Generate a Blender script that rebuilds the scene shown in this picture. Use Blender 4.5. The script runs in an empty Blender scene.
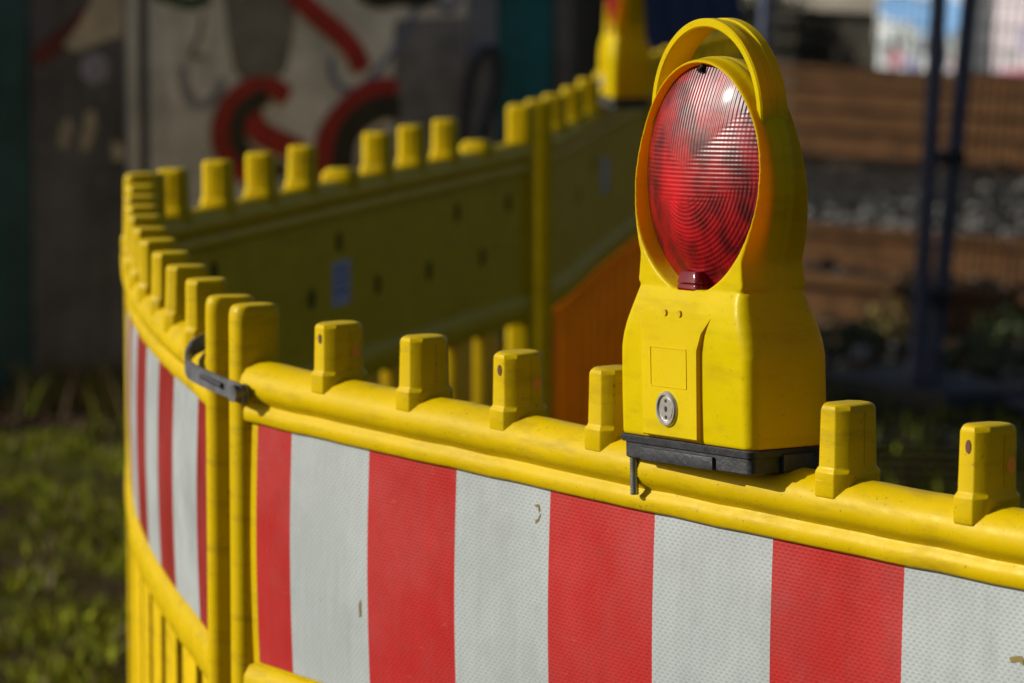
import bpy, bmesh, math, random
from mathutils import Vector, Matrix
random.seed(7)
R = math.radians
S = bpy.context.scene
COL = S.collection

# ------------------------------------------------------------------ materials
def new_mat(name):
    m = bpy.data.materials.new(name)
    m.use_nodes = True
    nt = m.node_tree
    b = nt.nodes['Principled BSDF']
    return m, nt, b

def N(nt, t, **kw):
    n = nt.nodes.new(t)
    for k, v in kw.items():
        if k in n.inputs:
            n.inputs[k].default_value = v
        else:
            setattr(n, k, v)
    return n

def ramp(nt, fac, stops):
    r = nt.nodes.new('ShaderNodeValToRGB')
    e = r.color_ramp.elements
    while len(e) < len(stops):
        e.new(0.5)
    for i, (p, c) in enumerate(stops):
        e[i].position = p
        e[i].color = (*c, 1) if len(c) == 3 else c
    nt.links.new(fac, r.inputs['Fac'])
    return r

def pos(nt):
    return nt.nodes.new('ShaderNodeNewGeometry').outputs['Position']

def noise(nt, vec, scale, detail=4, rough=0.55):
    n = N(nt, 'ShaderNodeTexNoise', Scale=scale, Detail=detail, Roughness=rough)
    nt.links.new(vec, n.inputs['Vector'])
    return n.outputs['Fac']

def mixc(nt, fac, a, b, mode='MIX'):
    m = N(nt, 'ShaderNodeMix', data_type='RGBA', blend_type=mode)
    for sock, v in ((m.inputs[6], a), (m.inputs[7], b)):
        if isinstance(v, tuple):
            sock.default_value = (*v, 1)
        else:
            nt.links.new(v, sock)
    if isinstance(fac, float):
        m.inputs[0].default_value = fac
    else:
        nt.links.new(fac, m.inputs[0])
    return m.outputs[2]

def math_n(nt, op, a, b=None):
    m = N(nt, 'ShaderNodeMath', operation=op)
    for i, v in enumerate((a, b)):
        if v is None:
            continue
        if isinstance(v, (int, float)):
            m.inputs[i].default_value = v
        else:
            nt.links.new(v, m.inputs[i])
    return m.outputs[0]

def bump(nt, bsdf, h, strength=0.3, dist=0.002, chain=None):
    b = N(nt, 'ShaderNodeBump', Strength=strength, Distance=dist)
    nt.links.new(h, b.inputs['Height'])
    if chain:
        nt.links.new(chain, b.inputs['Normal'])
    nt.links.new(b.outputs['Normal'], bsdf.inputs['Normal'])
    return b.outputs['Normal']

def plain(name, col, rough=0.5, metal=0.0, var=0.25, scale=12.0, bmp=0.0, bscale=60.0):
    m, nt, b = new_mat(name)
    p = pos(nt)
    n = noise(nt, p, scale)
    lo = tuple(c * (1 - var) for c in col)
    hi = tuple(min(1, c * (1 + var)) for c in col)
    r = ramp(nt, n, [(0.3, lo), (0.7, hi)])
    nt.links.new(r.outputs[0], b.inputs['Base Color'])
    b.inputs['Roughness'].default_value = rough
    b.inputs['Metallic'].default_value = metal
    if rough >= .75 and metal < .1:
        b.inputs['Specular IOR Level'].default_value = 0.1
    if bmp:
        bump(nt, b, noise(nt, p, bscale), bmp, 0.004)
    return m

def yellow_plastic(name, col, rough=0.4, dirt=1.0, trans=0.0, tcol=None):
    m, nt, b = new_mat(name)
    p = pos(nt)
    # slow tone drift
    r = ramp(nt, noise(nt, p, 9, 5), [(0.3, tuple(c * 0.90 for c in col)), (0.7, tuple(c * 1.04 for c in col))])
    c = r.outputs[0]
    # chalky wear
    w = ramp(nt, noise(nt, p, 38, 6, 0.7), [(0.57, (0, 0, 0)), (0.80, (0.32 * dirt,) * 3)])
    c = mixc(nt, w.outputs[0], c, (0.66, 0.47, 0.03))
    # vertical/horizontal grime smears
    mp = N(nt, 'ShaderNodeMapping')
    mp.inputs['Scale'].default_value = (14, 14, 70)
    nt.links.new(p, mp.inputs['Vector'])
    g = ramp(nt, noise(nt, mp.outputs[0], 1.0, 6, 0.65), [(0.52, (0, 0, 0)), (0.80, (0.75 * dirt,) * 3)])
    c = mixc(nt, g.outputs[0], c, (0.20, 0.13, 0.02))
    # specks
    s = ramp(nt, noise(nt, p, 260, 2, 0.5), [(0.68, (0, 0, 0)), (0.75, (0.8 * dirt,) * 3)])
    c = mixc(nt, s.outputs[0], c, (0.10, 0.07, 0.02))
    # scratches
    mp2 = N(nt, 'ShaderNodeMapping')
    mp2.inputs['Scale'].default_value = (30, 30, 420)
    mp2.inputs['Rotation'].default_value = (0.5, 0.35, 0.2)
    nt.links.new(p, mp2.inputs['Vector'])
    k = ramp(nt, noise(nt, mp2.outputs[0], 1.0, 3, 0.5), [(0.70, (0, 0, 0)), (0.76, (0.4 * dirt,) * 3)])
    c = mixc(nt, k.outputs[0], c, (0.80, 0.62, 0.12))
    nt.links.new(c, b.inputs['Base Color'])
    rr = ramp(nt, noise(nt, p, 55, 4), [(0.3, (rough * 0.8,) * 3), (0.7, (min(1, rough * 1.3),) * 3)])
    nt.links.new(rr.outputs[0], b.inputs['Roughness'])
    b.inputs['Specular IOR Level'].default_value = 0.17
    b.inputs['Specular Tint'].default_value = (1, .85, .35, 1)
    bump(nt, b, noise(nt, p, 420, 3), 0.10, 0.0006, bump(nt, b, noise(nt, p, 30, 3), 0.25, 0.003))
    if trans:
        t = N(nt, 'ShaderNodeBsdfTranslucent')
        t.inputs['Color'].default_value = (*tcol, 1)
        mx = N(nt, 'ShaderNodeMixShader', Fac=trans)
        nt.links.new(b.outputs[0], mx.inputs[1])
        nt.links.new(t.outputs[0], mx.inputs[2])
        nt.links.new(mx.outputs[0], nt.nodes['Material Output'].inputs['Surface'])
    return m

YEL = yellow_plastic('yellow_plastic', (0.62, 0.425, 0.0008), dirt=0.75, trans=0.06, tcol=(0.8, 0.42, 0.01))
LAMPY = yellow_plastic('lamp_yellow_plastic', (0.78, 0.610, 0.001), rough=0.33, dirt=0.42, trans=0.30, tcol=(0.85, 0.36, 0.004))
HOODM = yellow_plastic('lamp_housing_plastic', (0.78, 0.610, 0.001), rough=0.33, dirt=0.42, trans=0.42, tcol=(0.88, 0.38, 0.004))
# the moulding is thinnest round the lens hood and lets most light through there
nt = HOODM.node_tree
tc_ = nt.nodes.new('ShaderNodeTexCoord').outputs['Object']
sx_ = nt.nodes.new('ShaderNodeSeparateXYZ'); nt.links.new(tc_, sx_.inputs[0])
def step_(v, a, b_):
    q = N(nt, 'ShaderNodeMapRange', interpolation_type='SMOOTHSTEP')
    q.inputs['From Min'].default_value = a; q.inputs['From Max'].default_value = b_
    nt.links.new(v, q.inputs['Value'])
    return q.outputs[0]
thin = math_n(nt, 'MULTIPLY', step_(math_n(nt, 'ABSOLUTE', sx_.outputs[1]), .0070, .0105), step_(sx_.outputs[2], .150, .205))
fac_ = math_n(nt, 'ADD', math_n(nt, 'MULTIPLY', thin, .18), .28)
for n_ in nt.nodes:
    if n_.type == 'MIX_SHADER':
        nt.links.new(fac_, n_.inputs[0])
SLAT = yellow_plastic('thin_yellow_plastic', (0.74, 0.50, 0.006), trans=0.12, tcol=(0.8, 0.36, 0.01))
SLAT_GLOW = yellow_plastic('sun_glow_plastic', (0.82, 0.48, 0.004), trans=0.52, tcol=(0.94, 0.58, 0.004))  # orange base stands for sunlight glowing through thin yellow slats

def sheet_mat(name, col, dot):
    m, nt, b = new_mat(name)
    uv = N(nt, 'ShaderNodeUVMap').outputs[0]
    sp = N(nt, 'ShaderNodeSeparateXYZ')
    nt.links.new(uv, sp.inputs[0])
    a = math_n(nt, 'SINE', math_n(nt, 'MULTIPLY', sp.outputs[0], 2 * math.pi / 0.0072))
    c = math_n(nt, 'SINE', math_n(nt, 'MULTIPLY', sp.outputs[1], 2 * math.pi / 0.0064))
    st = math_n(nt, 'MULTIPLY', a, c)
    rw = math_n(nt, 'SINE', math_n(nt, 'MULTIPLY', sp.outputs[1], 2 * math.pi / 0.0032))
    pr = math_n(nt, 'ADD', math_n(nt, 'MULTIPLY', st, 0.55), math_n(nt, 'MULTIPLY', rw, 0.45))
    r = ramp(nt, pr, [(0.10, (0, 0, 0)), (0.55, (1, 1, 1))])
    p = pos(nt)
    tone = ramp(nt, noise(nt, p, 7, 5), [(0.3, tuple(x * 0.88 for x in col)), (0.7, tuple(x * 1.08 for x in col))])
    dfac = math_n(nt, 'MULTIPLY', r.outputs[0], 0.65)
    k = mixc(nt, dfac, tone.outputs[0], dot)
    # road grime, wipe marks, scuffs
    g = ramp(nt, noise(nt, p, 16, 7, 0.7), [(0.50, (0, 0, 0)), (0.80, (0.50,) * 3)])
    k = mixc(nt, g.outputs[0], k, tuple(x * 0.55 + 0.03 for x in col))
    mp = N(nt, 'ShaderNodeMapping')
    mp.inputs['Scale'].default_value = (40, 40, 220)
    mp.inputs['Rotation'].default_value = (0.9, 0.5, 0.3)
    nt.links.new(p, mp.inputs['Vector'])
    s = ramp(nt, noise(nt, mp.outputs[0], 1.0, 4, 0.6), [(0.66, (0, 0, 0)), (0.76, (0.22,) * 3)])
    k = mixc(nt, s.outputs[0], k, tuple(min(1, x * 0.7 + 0.25) for x in col))
    sk = ramp(nt, noise(nt, p, 120, 3), [(0.73, (0, 0, 0)), (0.78, (0.6,) * 3)])
    k = mixc(nt, sk.outputs[0], k, (0.16, 0.12, 0.08))
    nt.links.new(k, b.inputs['Base Color'])
    b.inputs['Roughness'].default_value = 0.38
    b.inputs['Specular IOR Level'].default_value = 0.4
    mpv = N(nt, 'ShaderNodeMapping')
    mpv.inputs['Scale'].default_value = (26, 26, 5)
    nt.links.new(p, mpv.inputs['Vector'])
    rr = ramp(nt, noise(nt, p, 11, 5), [(0.3, (0.26,) * 3), (0.7, (0.50,) * 3)])
    nt.links.new(rr.outputs[0], b.inputs['Roughness'])
    bump(nt, b, pr, 0.12, 0.0006, bump(nt, b, noise(nt, mpv.outputs[0], 1.0, 5), 0.45, 0.006))
    return m
SH_W = sheet_mat('white_reflective_sheet', (0.405, 0.44, 0.437), (0.255, 0.28, 0.28))
SH_R = sheet_mat('red_reflective_sheet', (0.43, 0.022, 0.021), (0.30, 0.012, 0.012))
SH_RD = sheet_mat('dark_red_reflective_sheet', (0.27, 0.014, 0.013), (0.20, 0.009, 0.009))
SCUFF = plain('scuff_mark', (0.22, 0.17, 0.06), 0.8)
HOLE = plain('brown_hole', (0.10, 0.025, 0.006), 0.7)
SLOTM = plain('dark_slot', (0.13, 0.09, 0.008), 0.8)
SUN_SPOT = plain('orange_sun_spot', (0.80, 0.30, 0.02), 0.4)
RUBBER = plain('black_rubber', (0.022, 0.024, 0.028), 0.55, var=0.5, scale=60, bmp=0.25, bscale=200)
STEEL = plain('dark_steel', (0.15, 0.155, 0.17), 0.45, 0.5, var=0.4, scale=40, bmp=0.1)
ZINC = plain('zinc', (0.35, 0.36, 0.36), 0.35, 0.9, var=0.3, scale=60)
CHROME = plain('lock_metal', (0.66, 0.64, 0.60), 0.36, 0.85, var=0.15, scale=200)
BLACK = plain('black_hole', (0.008, 0.008, 0.008), 0.7)
STICK = plain('sticker_paper', (0.34, 0.37, 0.50), 0.5, var=0.3, scale=30)
STICKD = plain('sticker_print', (0.06, 0.09, 0.25), 0.5)
EMBOSS = yellow_plastic('embossed_label', (0.70, 0.47, 0.006), rough=0.45, dirt=0.9)

def lens_mat():
    m, nt, b = new_mat('red_prism_lens')
    tc = N(nt, 'ShaderNodeTexCoord').outputs['Object']
    sp = N(nt, 'ShaderNodeSeparateXYZ')
    nt.links.new(tc, sp.inputs[0])
    x, z = sp.outputs[0], math_n(nt, 'SUBTRACT', sp.outputs[2], 0.236)
    ax = math_n(nt, 'ABSOLUTE', x)
    k = 2 * math.pi / 0.0036
    v = math_n(nt, 'SINE', math_n(nt, 'MULTIPLY', math_n(nt, 'ADD', x, math_n(nt, 'MULTIPLY', noise(nt, tc, 18, 2), .004)), k * 0.9))
    h = math_n(nt, 'SINE', math_n(nt, 'MULTIPLY', z, k))
    rr = math_n(nt, 'SQRT', math_n(nt, 'ADD', math_n(nt, 'MULTIPLY', x, x),
                                     math_n(nt, 'MULTIPLY', math_n(nt, 'ADD', z, -0.01), math_n(nt, 'ADD', z, -0.01))))
    c = math_n(nt, 'MULTIPLY', math_n(nt, 'SINE', math_n(nt, 'MULTIPLY', rr, k * 1.0)), 0.5)
    def soft(val, wdt):
        q = N(nt, 'ShaderNodeMapRange', interpolation_type='SMOOTHSTEP')
        q.inputs['From Min'].default_value = -wdt; q.inputs['From Max'].default_value = wdt
        nt.links.new(val, q.inputs['Value'])
        return q.outputs[0]
    top = soft(math_n(nt, 'SUBTRACT', z, math_n(nt, 'ADD', math_n(nt, 'MULTIPLY', ax, 0.75), 0.010)), .006)
    low = soft(math_n(nt, 'SUBTRACT', -0.020, math_n(nt, 'ADD', z, math_n(nt, 'MULTIPLY', ax, -0.25))), .010)
    mid = math_n(nt, 'MULTIPLY', math_n(nt, 'SUBTRACT', 1.0, top), math_n(nt, 'SUBTRACT', 1.0, low))
    hh = math_n(nt, 'ADD', math_n(nt, 'MULTIPLY', h, 0.42), math_n(nt, 'MULTIPLY', v, 0.10))
    tot = math_n(nt, 'ADD', math_n(nt, 'ADD', math_n(nt, 'MULTIPLY', math_n(nt, 'MULTIPLY', v, 0.6), top), math_n(nt, 'MULTIPLY', hh, mid)),
                 math_n(nt, 'MULTIPLY', math_n(nt, 'ADD', c, math_n(nt, 'MULTIPLY', v, 0.25)), low))
    n = noise(nt, tc, 40, 5)
    r = ramp(nt, n, [(0.38, (0.075, 0.0005, 0.003)), (0.62, (0.28, 0.0016, 0.005))])
    # reflector's glow painted into the lens colour: a broken bright core and ragged rays
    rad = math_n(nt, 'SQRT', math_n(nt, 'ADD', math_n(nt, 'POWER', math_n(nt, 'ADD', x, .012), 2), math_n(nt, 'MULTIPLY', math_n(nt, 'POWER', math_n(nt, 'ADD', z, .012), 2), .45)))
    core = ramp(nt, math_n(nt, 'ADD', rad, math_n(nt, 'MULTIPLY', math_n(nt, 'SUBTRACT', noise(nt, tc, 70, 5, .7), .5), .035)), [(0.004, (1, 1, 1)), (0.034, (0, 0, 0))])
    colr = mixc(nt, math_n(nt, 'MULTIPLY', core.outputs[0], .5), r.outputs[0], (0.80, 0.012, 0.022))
    nt.links.new(colr, b.inputs['Base Color'])
    b.inputs['Roughness'].default_value = 0.36
    b.inputs['Specular IOR Level'].default_value = 0.36
    b.inputs['Coat Weight'].default_value = 0.06
    b.inputs['Coat Roughness'].default_value = 0.12
    bump(nt, b, math_n(nt, 'MULTIPLY', tot, math_n(nt, 'ADD', math_n(nt, 'MULTIPLY', noise(nt, tc, 55, 4), 1.1), 0.25)), 0.42, 0.0008, bump(nt, b, noise(nt, tc, 26, 3), 0.25, 0.003))
    return m
LENS = lens_mat()
m, nt, b = new_mat('clear_red_plastic')
b.inputs['Base Color'].default_value = (0.22, 0.002, 0.010, 1)
b.inputs['Roughness'].default_value = 0.08
b.inputs['Transmission Weight'].default_value = 0.35
TABM = m

# ------------------------------------------------------------------ mesh helpers
def link(o, parent=None):
    COL.objects.link(o)
    if parent:
        o.parent = parent
    return o

def mesh_obj(name, verts, faces, mat, parent=None, smooth=True, angle=35, loc=None):
    me = bpy.data.meshes.new(name)
    me.from_pydata([tuple(v) for v in verts], [], faces)
    me.update()
    if smooth:
        me.polygons.foreach_set('use_smooth', [True] * len(me.polygons))
        me.set_sharp_from_angle(angle=R(angle))
    mats = mat if isinstance(mat, list) else [mat]
    for q in mats:
        me.materials.append(q)
    o = bpy.data.objects.new(name, me)
    if loc:
        o.location = loc
    return link(o, parent)

def bm_obj(name, bm, mat, parent=None, smooth=True, angle=35, loc=None):
    bmesh.ops.recalc_face_normals(bm, faces=bm.faces)
    me = bpy.data.meshes.new(name)
    bm.to_mesh(me)
    bm.free()
    if smooth:
        me.polygons.foreach_set('use_smooth', [True] * len(me.polygons))
        me.set_sharp_from_angle(angle=R(angle))
    for q in (mat if isinstance(mat, list) else [mat]):
        me.materials.append(q)
    o = bpy.data.objects.new(name, me)
    if loc:
        o.location = loc
    return link(o, parent)

def empty(name, loc, label, cat, group=None, rot=0):
    o = bpy.data.objects.new(name, None)
    o.empty_display_size = 0.1
    o.location = loc
    o.rotation_euler = (0, 0, rot)
    COL.objects.link(o)
    tag(o, label, cat, group)
    return o

def tag(o, label=None, cat=None, group=None, kind=None):
    if label: o['label'] = label
    if cat: o['category'] = cat
    if group: o['group'] = group
    if kind: o['kind'] = kind
    return o

def loft(bm, rings, cap=True):
    """rings: lists of equally many 3D points"""
    vs = [[bm.verts.new(p) for p in r] for r in rings]
    n = len(rings[0])
    for a, b in zip(vs, vs[1:]):
        for i in range(n):
            bm.faces.new((a[i], a[(i + 1) % n], b[(i + 1) % n], b[i]))
    if cap:
        bm.faces.new(list(reversed(vs[0])))
        bm.faces.new(vs[-1])
    return vs

def box(bm, c, s, rot=None, bev=0.0):
    r = bmesh.ops.create_cube(bm, size=1)
    M = Matrix.Translation(c) @ (rot if rot else Matrix.Identity(4)) @ Matrix.Diagonal((*s, 1))
    bmesh.ops.transform(bm, matrix=M, verts=r['verts'])
    if bev:
        ed = list({e for v in r['verts'] for e in v.link_edges})
        bmesh.ops.bevel(bm, geom=ed, offset=bev, segments=2, profile=0.6, affect='EDGES')

def rrect(hx, hy, r, seg=5, cx=0, cy=0):
    out = []
    for (sx, sy, a0) in ((1, 1, 0), (-1, 1, 90), (-1, -1, 180), (1, -1, 270)):
        for i in range(seg + 1):
            a = R(a0 + 90 * i / seg)
            out.append((cx + sx * (hx - r) + r * math.cos(a), cy + sy * (hy - r) + r * math.sin(a)))
    return out

def tube(bm, pts, rad, n=10):
    pts = [Vector(p) for p in pts]
    rings = []
    up = Vector((0, 0, 1))
    prev = None
    for i, p in enumerate(pts):
        d = (pts[min(i + 1, len(pts) - 1)] - pts[max(i - 1, 0)]).normalized()
        a = d.cross(up) if prev is None else prev - d * prev.dot(d)
        if a.length < 1e-3:
            a = d.cross(Vector((1, 0, 0)))
        a.normalize()
        prev = a
        b = d.cross(a)
        rr = rad[i] if isinstance(rad, (list, tuple)) else rad
        rings.append([p + (a * math.cos(2 * math.pi * k / n) + b * math.sin(2 * math.pi * k / n)) * rr for k in range(n)])
    loft(bm, rings)

def catmull(pts, per=10):
    P = [Vector(p) for p in pts]
    P = [P[0] * 2 - P[1]] + P + [P[-1] * 2 - P[-2]]
    out = []
    for i in range(1, len(P) - 2):
        for k in range(per):
            t = k / per
            a, b, c, d = P[i - 1:i + 3]
            out.append(0.5 * ((2 * b) + (c - a) * t + (2 * a - 5 * b + 4 * c - d) * t * t + (3 * b - a - 3 * c + d) * t ** 3))
    out.append(P[-2])
    return out

class Curve:
    def __init__(self, pts, side, lift=(0, 0)):
        self.lift = lift
        self.p = catmull([(x, y, 0) for x, y in pts], 12)
        self.side = side
        self.L = [0]
        for a, b in zip(self.p, self.p[1:]):
            self.L.append(self.L[-1] + (b - a).length)
        self.len = self.L[-1]
    def zl(self, s):
        t = max(0, min(1, s / self.len))
        return self.lift[0] + (self.lift[1] - self.lift[0]) * t
    def at(self, s):
        s0 = s
        s = max(0, min(self.len - 1e-6, s))
        i = max(k for k in range(len(self.L)) if self.L[k] <= s)
        i = min(i, len(self.p) - 2)
        t = (s - self.L[i]) / (self.L[i + 1] - self.L[i])
        p = self.p[i].lerp(self.p[i + 1], t)
        d0 = (self.p[min(i + 1, len(self.p) - 1)] - self.p[max(i - 1, 0)]).normalized()
        d1 = (self.p[min(i + 2, len(self.p) - 1)] - self.p[i]).normalized()
        d = d0.lerp(d1, t).normalized()
        p = p + d * (s0 - s)
        n = Vector((-d.y, d.x, 0)) * self.side
        return p, d, n

# ------------------------------------------------------------------ barrier pieces
CREST = 0.998
_half = [(0.006, 0.9385), (0.0190, 0.9390), (0.0212, 0.9415), (0.0218, 0.9470), (0.0210, 0.9520), (0.0182, 0.9555), (0.0172, 0.9580), (0.0188, 0.9605),
         (0.0232, 0.9640), (0.0262, 0.9700), (0.0262, 0.9760), (0.0238, 0.9840), (0.0178, 0.9915), (0.0085, 0.9965)]
RAIL_PROF = [(-a, z) for a, z in _half] + [(0.0, CREST)] + [(a, z) for a, z in reversed(_half)]
LOW_PROF = [(-0.017, 0.652), (-0.022, 0.660), (-0.022, 0.688), (-0.017, 0.698), (-0.008, 0.702), (0.008, 0.702),
            (0.017, 0.698), (0.023, 0.688), (0.024, 0.674), (0.023, 0.662), (0.017, 0.652)]
BOT_PROF = [(-0.02, 0.08), (-0.022, 0.09), (-0.022, 0.13), (-0.018, 0.14), (0.018, 0.14), (0.022, 0.13), (0.022, 0.09), (0.02, 0.08)]
BOW = 0.003
def panel_prof():
    zs = [0.700 + 0.2415 * i / 8 for i in range(9)]
    bow = lambda z: BOW * math.sin(math.pi * (z - 0.70) / 0.2415)
    return [(-0.012, zs[0]), (-0.012, zs[-1])] + [(0.0150 + bow(z), z) for z in reversed(zs)]

def sweep(name, cv, prof, s0, s1, mat, root, step=0.04, wob=0.0):
    n = max(2, int((s1 - s0) / step))
    rings = []
    o = Vector(root.location)
    for i in range(n + 1):
        p, d, nn = cv.at(s0 + (s1 - s0) * i / n)
        w = wob * math.sin(i * 1.7 + s0) * (0.5 + 0.5 * math.sin(i * 0.6))
        zl = cv.zl(s0 + (s1 - s0) * i / n) if prof[0][1] > .5 else 0
        rings.append([p + nn * a + Vector((0, 0, z + w + zl)) - o for a, z in prof])
    bm = bmesh.new()
    loft(bm, rings)
    return bm_obj(name, bm, mat, root, angle=50)

def sheet(name, cv, s0, s1, width, first_red, first_frac, root):
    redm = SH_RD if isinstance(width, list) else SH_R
    """striped reflective sheet: a thin bowed skin on the outer face of the panel"""
    o = Vector(root.location)
    cuts = [s0]
    if isinstance(width, list):
        cuts += width; width = 9.0; first_frac = 9.0
    s = s0 + (width[0] if isinstance(width, tuple) else width) * first_frac
    while s < s1 - 1e-4:
        cuts.append(s)
        s += width[0] + (width[1] - width[0]) * min(1, s / 1.1) if isinstance(width, tuple) else width
    cuts.append(s1)
    zs = [0.7035 + 0.2365 * i / 8 for i in range(9)]
    verts, faces, mi, uvs = [], [], [], []
    red = first_red
    for a, b in zip(cuts, cuts[1:]):
        k = max(1, int((b - a) / 0.03))
        base = len(verts)
        for i in range(k + 1):
            s = a + (b - a) * i / k
            p, d, nn = cv.at(s)
            for z in zs:
                off = 0.0162 + BOW * math.sin(math.pi * (z - 0.70) / 0.2415)
                verts.append(p + nn * off + Vector((0, 0, z + cv.zl(s))) - o)
                uvs.append((s, z))
        m_ = len(zs)
        for i in range(k):
            for j in range(m_ - 1):
                q = base + i * m_ + j
                faces.append((q, q + m_, q + m_ + 1, q + 1) if cv.side < 0 else (q, q + 1, q + m_ + 1, q + m_))
                mi.append(1 if red else 0)
        red = not red
    ob = mesh_obj(name, verts, faces, [SH_W, redm], root)
    me = ob.data
    me.polygons.foreach_set('material_index', mi)
    uv = me.uv_layers.new(name='UVMap')
    for lp in me.loops:
        uv.data[lp.index].uv = uvs[lp.vertex_index]
    return ob

def octo(w, dd, c):
    return [(w - c, dd), (-w + c, dd), (-w, dd - c), (-w, -dd + c), (-w + c, -dd), (w - c, -dd), (w, -dd + c), (w, dd - c)]

PEG_H = 0.060
def peg_bm(h=PEG_H, broken=False):
    """chamfered peg; local x along the rail, y outward, z up from the rail crest"""
    bm = bmesh.new()
    w, d, c = 0.0175, 0.0225, 0.0085
    def ring(w, d, c, z):
        return [(x, y, z) for x, y in octo(w, d, c)]
    if broken:
        loft(bm, [ring(w + .004, d + .006, c, -.012), ring(w + .004, d + .006, c, .008), ring(w, d, c, .013),
                  ring(w * .92, d * .9, c * .9, .0165)])
    else:
        loft(bm, [ring(w + .0010, d - .0060, c, -.022), ring(w + .0019, d + .0026, c, -.0125), ring(w + .0019, d + .0026, c, .0062), ring(w + .0004, d + .0005, c, .0092),
                  ring(w, d, c, .0100), ring(w - .0006, d - .0008, c, h - .005), ring(w - .002, d - .002, c, h - .0015), ring(w - .0055, d - .0055, c * .8, h)])
    ed = [e for e in bm.edges if e.calc_length() > 0.006]
    bmesh.ops.recalc_face_normals(bm, faces=bm.faces)
    ed = [e for e in ed if len(e.link_faces) == 2 and e.calc_face_angle(0) > 0.3]
    bmesh.ops.bevel(bm, geom=ed, offset=0.0011, segments=2, profile=0.5, affect='EDGES')
    # mould seam along the middle of both end faces, a shallow rib
    if not broken:
        for sx in (-1, 1):
            box(bm, (sx * (w - .0002), -.002, h * .5 + .002), (.0016, .0011, h - .018))
    return bm

PROTO = {}
def shared(key, maker, mat, angle=35):
    if key not in PROTO:
        bm = maker()
        bmesh.ops.recalc_face_normals(bm, faces=bm.faces)
        me = bpy.data.meshes.new(key)
        bm.to_mesh(me); bm.free()
        me.polygons.foreach_set('use_smooth', [True] * len(me.polygons))
        me.set_sharp_from_angle(angle=R(angle))
        me.materials.append(mat)
        PROTO[key] = me
    return PROTO[key]

def disc_bm(rx, rz, y, dome=0.0006, n=20):
    bm = bmesh.new()
    a = [bm.verts.new((rx * math.cos(2 * math.pi * i / n), y - .002, rz * math.sin(2 * math.pi * i / n))) for i in range(n)]
    b_ = [bm.verts.new((.9 * rx * math.cos(2 * math.pi * i / n), y + dome, .9 * rz * math.sin(2 * math.pi * i / n))) for i in range(n)]
    for i in range(n):
        bm.faces.new((a[i], a[(i + 1) % n], b_[(i + 1) % n], b_[i]))
    bm.faces.new(b_)
    return bm

def picket_bm(ribs=False):
    bm = bmesh.new()
    if ribs:
        for x in (-.042, -.014, .014, .042):
            for sy in (-1, 1):
                box(bm, (x, sy * .0165, .40), (.013, .009, .55), bev=.003)
    box(bm, (0, 0, 0.405), (0.104, 0.030, 0.575), bev=0.010)
    return bm

def post_bm(h):
    bm = bmesh.new()
    rings = []
    for z, k in ((0.03, 1), (h - .016, 1), (h - .008, .985), (h - .003, .93), (h - .0005, .84), (h + .0005, .70)):
        rings.append([(x * k, y * k, z) for x, y in rrect(0.0155, 0.0255, 0.013, 6)])
    loft(bm, rings)
    return bm

def foot_bm():
    bm = bmesh.new()
    box(bm, (0, 0, 0.035), (0.16, 0.42, 0.07), bev=0.012)
    return bm

def place(name, me, root, p, d, nn, z=0.0, tilt=0.0):
    """instance a shared mesh: x along d, y along nn"""
    o = bpy.data.objects.new(name, me)
    o.location = Vector((p.x, p.y, z)) - Vector(root.location)
    a = math.atan2(d.y, d.x)
    if Vector((-d.y, d.x, 0)).dot(nn) < 0:
        a += math.pi
    o.rotation_euler = (tilt, tilt * .6, a)
    return link(o, root)

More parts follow.
